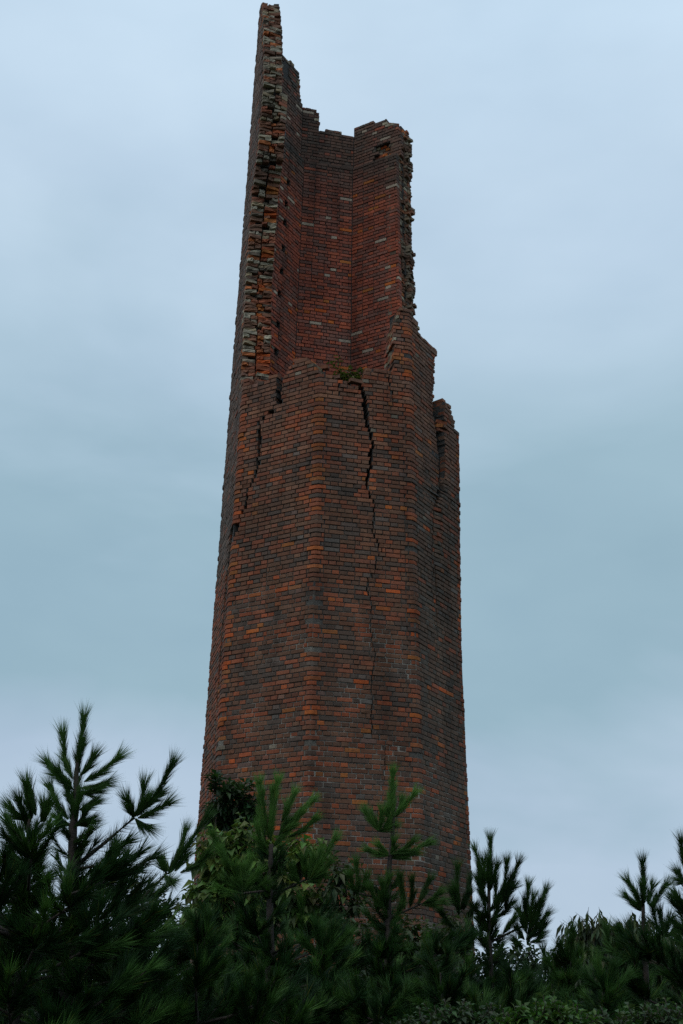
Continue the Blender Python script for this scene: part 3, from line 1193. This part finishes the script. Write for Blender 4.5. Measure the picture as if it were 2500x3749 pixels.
# --- pine whose branches overlap the chimney's lower left
p = Pine('pine_tree', 'pine whose upswept branch crosses the lower left corner of the chimney', 470, 3400, 10.5, 13)
p.trunk([(450, 3600), (447, 3400), (440, 3330)], .045, .015)
p.px_shoots([(436, 3330, 448, 3198), (445, 3330, 400, 3240)])
p.px_branch([(455, 3360, 0), (540, 3270, .1), (612, 3195, .15)], .012, .009, 150)
p.px_shoots([(610, 3195, 582, 3135), (615, 3190, 590, 3140), (620, 3180, 692, 3012), (640, 3160, 776, 2962), (660, 3195, 786, 3112), (640, 3190, 700, 3110), (600, 3200, 640, 3240), (615, 3200, 660, 3140),
             (560, 3290, 640, 3210), (520, 3300, 580, 3260)])
p.clothe(2.0, 2.5, 5)
p.fill(1.1, 2.22, .26, 7, .95, .55, .3, 6)
NT += p.finish()
# --- pine in front of the chimney, left of its middle
p = Pine('pine_tree', 'pine with paired upright shoots in front of the chimney, left of its middle', 993, 3090, 12.0, 14)
p.trunk([(985, 3600), (988, 3400), (993, 3090)], .06, .02)
p.px_shoots([(972, 3080, 945, 2838), (985, 3070, 955, 2880), (990, 3080, 1020, 2832), (985, 3060, 1000, 2870), (1030, 3010, 1086, 2882), (1020, 3060, 1060, 2930), (1040, 3030, 1162, 2912), (1030, 3050, 1120, 2960), (1055, 3065, 1172, 2985),
             (1000, 3100, 1080, 3010), (980, 3110, 930, 3010), (985, 3130, 940, 3060)], fresh=.8)
p.px_branch([(990, 3260, 0), (895, 3270, -.2)], .012, .009, 130)
p.px_shoots([(838, 3180, 770, 3032), (850, 3200, 800, 3090), (890, 3260, 920, 3120), (890, 3262, 850, 3150), (895, 3265, 960, 3170), (890, 3270, 810, 3200), (885, 3270, 780, 3250), (895, 3270, 990, 3220), (890, 3265, 890, 3150)], fresh=.65)
p.px_branch([(995, 3280, 0), (1140, 3210, .1)], .012, .009, 130)
p.px_shoots([(1135, 3215, 1242, 3048), (1130, 3220, 1150, 3120), (1140, 3220, 1225, 3140), (1120, 3220, 1110, 3120), (1120, 3230, 1200, 3200), (1100, 3240, 1060, 3160), (1140, 3230, 1180, 3100)], fresh=.65)
p.clothe(2.3, 3.35, 5)
p.fill(1.3, 2.5, .27, 7, 1.0, .6, .3, 6)
NT += p.finish()
# --- pine in front of the chimney, right of its middle
p = Pine('pine_tree', 'slender pine with one tall candle in front of the chimney, right of its middle', 1430, 3170, 12.6, 15)
p.trunk([(1420, 3600), (1425, 3400), (1428, 3170), (1440, 2960)], .05, .014)
p.px_shoots([(1442, 2990, 1437, 2802), (1445, 2970, 1440, 2860), (1445, 2985, 1532, 2888), (1448, 2990, 1480, 2910), (1430, 3000, 1412, 2945), (1385, 3042, 1325, 2952), (1385, 3044, 1350, 2960), (1388, 3042, 1402, 2950), (1385, 3044, 1462, 3012),
             (1400, 3040, 1440, 2975), (1425, 3132, 1326, 3106), (1425, 3135, 1588, 3078), (1430, 3130, 1530, 3070), (1425, 3128, 1372, 3082), (1428, 3130, 1450, 3060), (1430, 3140, 1540, 3120)], fresh=.7)
p.px_branch([(1425, 3300, 0), (1315, 3270, -.1)], .011, .008, 110)
p.px_shoots([(1312, 3270, 1302, 3135), (1315, 3275, 1270, 3190), (1318, 3275, 1350, 3190), (1380, 3340, 1432, 3192), (1400, 3330, 1400, 3215), (1385, 3345, 1350, 3230)], fresh=.3)
p.px_branch([(1430, 3360, 0), (1540, 3310, .1)], .011, .008, 110)
p.px_shoots([(1480, 3330, 1462, 3185), (1500, 3320, 1510, 3200), (1530, 3312, 1582, 3200), (1545, 3308, 1628, 3258), (1540, 3312, 1640, 3300), (1420, 3400, 1480, 3300), (1410, 3420, 1330, 3330)], fresh=.3)
p.clothe(2.2, 3.1, 5)
p.fill(1.3, 2.5, .28, 6, .95, .55, .3, 6)
NT += p.finish()
# --- pine at the chimney's right corner
p = Pine('pine_tree', 'dark pine beside the right corner of the chimney, sky behind its tips', 1792, 3270, 13.0, 16)
p.trunk([(1795, 3700), (1793, 3500), (1790, 3240)], .05, .015)
p.px_shoots([(1790, 3250, 1795, 3045), (1790, 3260, 1786, 3120), (1770, 3262, 1735, 3085), (1765, 3270, 1750, 3150), (1795, 3260, 1826, 3142), (1835, 3300, 1908, 3135), (1830, 3300, 1860, 3132), (1835, 3310, 1880, 3190), (1840, 3300, 1895, 3230), (1768, 3260, 1772, 3130),
             (1790, 3310, 1740, 3200), (1790, 3340, 1850, 3250), (1810, 3330, 1815, 3200), (1850, 3330, 1870, 3230), (1780, 3330, 1765, 3200), (1820, 3360, 1890, 3290), (1775, 3380, 1720, 3300), (1800, 3400, 1830, 3290), (1840, 3420, 1900, 3340), (1760, 3440, 1770, 3330)], fresh=.12)
p.px_branch([(1795, 3450, 0), (1935, 3380, .1)], .012, .009, 130)
p.px_shoots([(1932, 3380, 1935, 3215), (1940, 3380, 1955, 3260), (1955, 3370, 2007, 3235), (1945, 3420, 2018, 3330), (1935, 3410, 1970, 3290), (1930, 3420, 1890, 3310), (1925, 3440, 1980, 3380), (1920, 3440, 1880, 3380), (1945, 3400, 1990, 3280), (1930, 3400, 1920, 3270), (1950, 3430, 2010, 3370), (1940, 3450, 2000, 3420), (1930, 3460, 1950, 3350), (1915, 3470, 1870, 3430)], fresh=.12)
p.px_branch([(1790, 3480, 0), (1690, 3330, -.1)], .012, .009, 130)
p.px_shoots([(1685, 3300, 1672, 3150), (1690, 3310, 1728, 3200), (1690, 3330, 1640, 3250), (1690, 3340, 1720, 3250), (1680, 3350, 1660, 3240), (1700, 3370, 1760, 3300), (1670, 3400, 1600, 3320)], fresh=.1)
p.clothe(2.0, 2.9, 6)
p.fill(1.3, 2.15, .28, 6, 1.0, .6, .3, 6)
NT += p.finish()
# --- pine towards the right edge
p = Pine('pine_tree', 'pine with four spread candles against the sky near the right edge', 2360, 3330, 12.0, 17)
p.trunk([(2365, 3700), (2361, 3500), (2355, 3310)], .045, .014)
p.px_shoots([(2353, 3310, 2352, 3127), (2352, 3320, 2350, 3220), (2345, 3312, 2284, 3200), (2345, 3335, 2276, 3268), (2372, 3310, 2394, 3222), (2385, 3325, 2452, 3216), (2360, 3345, 2330, 3290), (2430, 3430, 2378, 3292), (2430, 3420, 2410, 3310)], fresh=.1)
p.px_branch([(2356, 3330, 0), (2360, 3430, 0)], .01, .01, 230)
p.px_branch([(2360, 3500, 0), (2430, 3425, .1)], .010, .008, 110)
p.px_shoots([(2430, 3430, 2460, 3340), (2430, 3430, 2490, 3390), (2240, 3500, 2215, 3375), (2250, 3500, 2270, 3400), (2280, 3480, 2300, 3390), (2240, 3520, 2170, 3480), (2260, 3520, 2320, 3440), (2360, 3500, 2300, 3440), (2360, 3520, 2420, 3450)], fresh=.15)
p.px_branch([(2362, 3600, 0), (2240, 3505, -.1)], .012, .009, 130)
p.clothe(1.9, 2.5, 4)
p.fill(1.2, 2.0, .28, 6, .95, .6, .3, 6)
NT += p.finish()
p = Pine('pine_tree', 'pine cut by the right edge of the photo', 2530, 3200, 11.0, 18)
p.trunk([(2535, 3600), (2530, 3400), (2525, 3200)], .045, .014)
p.px_shoots([(2515, 3200, 2488, 3050), (2520, 3220, 2500, 3110), (2510, 3260, 2476, 3170), (2525, 3300, 2455, 3290), (2520, 3320, 2450, 3270), (2520, 3360, 2470, 3270), (2520, 3230, 2475, 3215), (2520, 3420, 2450, 3360), (2520, 3460, 2470, 3430), (2525, 3250, 2560, 3100)], fresh=.1)
p.clothe(2.2, 3.0, 5)
p.fill(1.2, 2.5, .27, 6, .75, .45, .3, 6)
NT += p.finish()
# --- small pines filling the gaps
for (px, py, Y, seed, sh, label, dn) in (
        (2085, 3520, 13.5, 21, [(2080, 3530, 2102, 3380), (2075, 3520, 2085, 3420), (2060, 3520, 2045, 3440), (1995, 3570, 1988, 3455), (2060, 3550, 2020, 3480), (2090, 3540, 2130, 3470), (2000, 3600, 2050, 3520)],
         'short pine right of the chimney with two close upright tips above the hedge', 1.0),
        (1610, 3560, 10.5, 22, [(1600, 3560, 1560, 3440), (1620, 3560, 1650, 3470), (1560, 3640, 1640, 3560), (1500, 3660, 1600, 3570), (1450, 3680, 1540, 3600), (1400, 3690, 1350, 3600)],
         'low pine below the chimney with a sloping branch at the bottom of the photo', 1.0),
        (1180, 3480, 10.8, 23, [(1180, 3480, 1150, 3360), (1185, 3480, 1230, 3370), (1200, 3490, 1290, 3400), (1160, 3500, 1090, 3420), (1180, 3500, 1180, 3380)],
         'low bushy pine below the middle of the chimney', 1.0),
        (720, 3460, 9.6, 24, [(720, 3460, 690, 3330), (725, 3460, 770, 3330), (730, 3470, 840, 3390), (710, 3470, 620, 3390), (720, 3470, 725, 3350)],
         'low bushy pine below the chimney\'s left corner', 1.0),
        (2210, 3620, 10.2, 25, [(2210, 3620, 2180, 3500), (2215, 3620, 2260, 3510), (2220, 3620, 2320, 3560), (2200, 3620, 2120, 3560)],
         'low pine in front of the drooping-leaved tree', .9)):
    p = Pine('pine_tree', label, px, py, Y, seed, dn)
    p.trunk([(px, 3749), (px, py)], .024, .010)
    p.px_shoots(sh, fresh=.2)
    zt = at(px, py, Y).z
    p.clothe(1.5, zt, 7)
    p.fill(1.1, zt - .42, .24, 7, .95, .6, .28, 6)
    NT += p.finish()
print('needle triangles', NT)


# ------------------------------------------------------------------ broad-leaved shrubs
def leaves(points, dirs, length, width, tints, droop=.3, fold=.25):
    """folded pointed leaves of four triangles each"""
    n = len(points)
    d = dirs / (np.linalg.norm(dirs, axis=1)[:, None] + 1e-9)
    ln = length * rng.uniform(.6, 1.2, n)[:, None]
    wd = width * rng.uniform(.7, 1.2, n)[:, None]
    side = np.cross(d, np.array([0, 0, 1.0])[None] + rng.normal(0, .35, (n, 3)))
    side /= np.linalg.norm(side, axis=1)[:, None] + 1e-9
    upn = np.cross(side, d)
    mid = points + d * ln * .45
    tip = points + d * ln * .95
    tip[:, 2] -= (droop * ln[:, 0])
    mid[:, 2] -= droop * .2 * ln[:, 0]
    L_ = mid + side * wd * .5 + upn * wd * fold
    R_ = mid - side * wd * .5 + upn * wd * fold
    V = np.concatenate([np.stack([points, L_, mid], 1), np.stack([points, mid, R_], 1), np.stack([mid, L_, tip], 1), np.stack([mid, tip, R_], 1)])
    C = np.concatenate([tints] * 4)
    return V, C


def shrub(name, label, cat, blobs, Y, n_twigs, leaf_len, leaf_w, tint_a, tint_b, seed, droop=.3, per=16, group=None, twig=.22, upbias=.3, down=False):
    """shrub or small tree: stems to the ground, twigs through each leafy lobe; blobs are (px, py, radius px x, radius px y, depth offset)"""
    r = random.Random(seed)
    lob = []
    for (x, y, rx, ry, off) in blobs:
        c = at(x, y, Y + off)
        k_ = (Y + off) / FOC
        lob.append((c, rx * k_, ry * k_))
    base = Vector((sum(l[0].x for l in lob) / len(lob), sum(l[0].y for l in lob) / len(lob), 0))
    root = empty(name, base)
    tag(root, label, cat, group)
    stem = Acc()
    PT, DR, TI = [], [], []
    for (c, rx, rz) in lob:
        mid = base.lerp(Vector((c.x, c.y, 0)), .5)
        mid.z = c.z * .5
        stem.tube([base + Vector((r.uniform(-.08, .08), r.uniform(-.08, .08), -.03)), mid, c + Vector((0, 0, -rz * .2))], [.03, .02, .01], 6)
        m_ = max(6, int(n_twigs * rx * rz / sum(l[1] * l[2] for l in lob)))
        for _ in range(m_):
            while True:
                q = Vector((r.uniform(-1, 1), r.uniform(-1, 1), r.uniform(-1, 1)))
                if .15 < q.length < 1: break
            q = q * (q.length ** -.35)
            lump = .78 + .4 * nz3(q.x * 1.7 + seed, q.y * 1.7, q.z * 1.7 + c.x)
            p0 = c + Vector((q.x * rx, q.y * (rx + rz) * .5, q.z * rz)) * lump
            d = (q.normalized() + Vector((0, 0, upbias)) + Vector((r.uniform(-.5, .5), r.uniform(-.5, .5), r.uniform(-.4, .4)))).normalized()
            tl = twig * r.uniform(.6, 1.2)
            stem.tube([p0 - d * tl * .5, p0 + d * tl * .6], [.005, .002], 4)
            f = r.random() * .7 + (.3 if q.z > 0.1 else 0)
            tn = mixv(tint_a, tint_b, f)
            for i in range(per):
                t = i / per
                PT.append(tuple(p0 + d * tl * (t - .4)))
                an = i * 2.4 + r.uniform(-.4, .4)
                a = d.orthogonal().normalized()
                b = d.cross(a)
                o = (a * math.cos(an) + b * math.sin(an)) * 1.0 + d * (.35 + .5 * t)
                if down: o = o * .5 + Vector((0, 0, -.9))
                DR.append(tuple(o))
                TI.append(tuple(v * r.uniform(.75, 1.25) for v in tn))
    V, C = leaves(np.array(PT), np.array(DR), leaf_len, leaf_w, np.array(TI), droop)
    link_mesh('foliage', np_tris('foliage', V - np.array(base)[None, None], C), M_LEAF, root)
    stem.obj('stem', M_BARK, root, base)


DK, MD, BRT, OLV, YEL = (.014, .030, .012), (.030, .062, .018), (.060, .125, .026), (.055, .075, .020), (.11, .14, .03)
shrub('evergreen_tree', 'dark glossy-leaved evergreen against the lower left of the chimney', 'tree',
      [(790, 2910, 50, 60, 0), (870, 2940, 65, 60, .1), (840, 3000, 90, 60, .2), (920, 2990, 40, 40, .1)], 16.2, 60, .15, .06, DK, MD, 31, .2, 18)
shrub('climber_bush', 'light green heart-leaved climber at the lower left of the chimney', 'bush',
      [(870, 3090, 110, 70, 0), (800, 3200, 110, 120, .1), (960, 3180, 110, 130, 0), (1110, 3150, 70, 90, 0), (1090, 3290, 90, 110, .1), (780, 3340, 110, 90, .1), (940, 3350, 120, 80, .1)],
      15.2, 230, .15, .105, (.045, .085, .022), (.145, .20, .045), 32, .5, 10, twig=.3, upbias=.2)
shrub('broadleaf_bush', 'leafy bush with pointed leaves at the foot of the chimney, right of its middle', 'bush',
      [(1240, 3220, 60, 80, 0), (1250, 3330, 90, 90, 0), (1400, 3480, 160, 90, -.2), (1560, 3480, 130, 80, -.2), (1650, 3420, 70, 60, 0)], 15.0, 170, .13, .055, DK, OLV, 33, .5, 12, twig=.3)
shrub('drooping_tree', 'drooping-leaved tree at lower right with yellowish tip leaves', 'tree',
      [(2150, 3430, 60, 55, 0), (2200, 3420, 55, 50, .1), (2120, 3540, 90, 80, 0), (2220, 3530, 80, 90, .2), (2300, 3480, 50, 70, .1), (2180, 3660, 120, 80, 0)], 14.6, 330, .15, .042, DK, OLV, 34, .15, 14, twig=.35, down=True)
shrub('drooping_tree', 'drooping-leaved tree behind the pine near the right edge', 'tree',
      [(2330, 3430, 60, 50, 0), (2440, 3480, 70, 80, 0), (2330, 3580, 80, 90, .1), (2450, 3620, 80, 90, .1), (2400, 3720, 120, 60, 0)], 15.2, 260, .15, .042, DK, OLV, 35, .15, 14, twig=.35, down=True)
shrub('hedge_bush', 'bright green low bush at the bottom edge, right of the chimney', 'bush',
      [(1990, 3760, 110, 60, 0), (1900, 3785, 90, 55, 0), (2090, 3770, 90, 50, 0)], 8.6, 240, .068, .03, MD, (.058, .125, .020), 36, .25, 12, twig=.16)
shrub('hedge_bush', 'dull green low bush at the bottom edge below the chimney\'s right corner', 'bush',
      [(1640, 3760, 110, 60, 0), (1740, 3765, 90, 60, 0), (1810, 3775, 60, 50, 0), (1540, 3785, 90, 50, 0)], 9.0, 220, .066, .03, DK, (.04, .075, .022), 37, .3, 12, twig=.16)
shrub('hedge_bush', 'dull green low bush in the bottom right corner', 'bush',
      [(2230, 3780, 100, 45, 0), (2340, 3780, 90, 45, 0), (2460, 3770, 90, 55, 0)], 8.8, 200, .066, .03, DK, (.045, .085, .022), 38, .3, 12, twig=.16)
shrub('background_tree', 'small-leaved tree behind the pines at the left edge', 'tree',
      [(30, 3330, 120, 110, 0), (160, 3420, 140, 110, 0), (50, 3520, 150, 110, 0), (260, 3520, 120, 100, 0)], 17.5, 150, .12, .06, DK, MD, 39, .3, 14, twig=.3)
shrub('background_tree', 'small-leaved tree behind the pines between the left pines and chimney', 'tree',
      [(500, 3260, 60, 60, 0), (520, 3360, 110, 90, 0), (640, 3380, 100, 100, 0), (430, 3480, 130, 100, 0), (620, 3500, 130, 100, 0)], 17.0, 150, .12, .065, DK, OLV, 40, .4, 12, twig=.3)
shrub('background_tree', 'dark tree behind the pines right of the chimney', 'tree',
      [(1860, 3520, 120, 80, 0), (1990, 3570, 110, 80, 0), (1880, 3640, 160, 80, 0), (2040, 3680, 110, 60, 0)], 18.0, 130, .13, .06, DK, MD, 41, .3, 14, twig=.32)
k = 0
for (x, y, rx, ry, Y, lab) in ((60, 3680, 220, 90, 13.0, 'leafy undergrowth bush in the bottom left corner'), (430, 3660, 210, 100, 12.4, 'leafy undergrowth bush under the tallest left pine'),
                               (800, 3620, 220, 130, 13.6, 'dark undergrowth bush under the chimney\'s left corner'), (1200, 3610, 230, 130, 13.8, 'dark undergrowth bush under the middle of the chimney'),
                               (1600, 3620, 180, 90, 13.4, 'dark undergrowth bush under the chimney\'s right corner')):
    k += 1
    shrub('undergrowth_bush', lab, 'bush', [(x, y, rx, ry, 0), (x - rx * .5, y + 40, rx * .6, ry, .3), (x + rx * .5, y + 30, rx * .6, ry, -.2)], Y, 150, .11, .05, (.010, .022, .010), (.022, .045, .016), 50 + k, .35, 14,
          group='dark undergrowth', twig=.25)

# weed rooted in the broken rim
r = random.Random(3)
wb = Vector((CX0, CY0, 0)) + local(2, .27, 9.74, .16)
root = empty('rim_weed', wb)
tag(root, 'small green weed growing on the broken rim, beside the big crack', 'weed')
PT, DR, TI = [], [], []
st = Acc()
ex = Vector((*TAN[2], 0))
for (dx, dz) in ((-.14, .12), (-.10, .42), (-.16, .36), (-.02, .15), (.04, .22), (.12, .26), (.20, .24), (.27, .30), (.30, .22), (.16, .12), (.06, .05), (.24, .15), (-.05, .25), (.34, .26)):
    tipp = wb + ex * dx + Vector((r.uniform(-.05, .05), r.uniform(-.1, .1), dz))
    st.tube([wb, wb.lerp(tipp, .5) + Vector((0, 0, .04)), tipp], [.004, .003, .002], 4)
    for i in range(30):
        f = r.uniform(.35, 1.08)
        PT.append(tuple(wb.lerp(tipp, f) + Vector((r.uniform(-.04, .04), r.uniform(-.04, .04), r.uniform(-.03, .03)))))
        DR.append((r.uniform(-1, 1), r.uniform(-1, 1), r.uniform(-.3, .6)))
        TI.append(mixv((.04, .085, .018), (.15, .15, .035), r.random()))
V, C = leaves(np.array(PT), np.array(DR), .07, .042, np.array(TI), .2)
link_mesh('foliage', np_tris('foliage', V - np.array(wb)[None, None], C), M_LEAF, root)
st.obj('stem', M_BARK, root, wb)
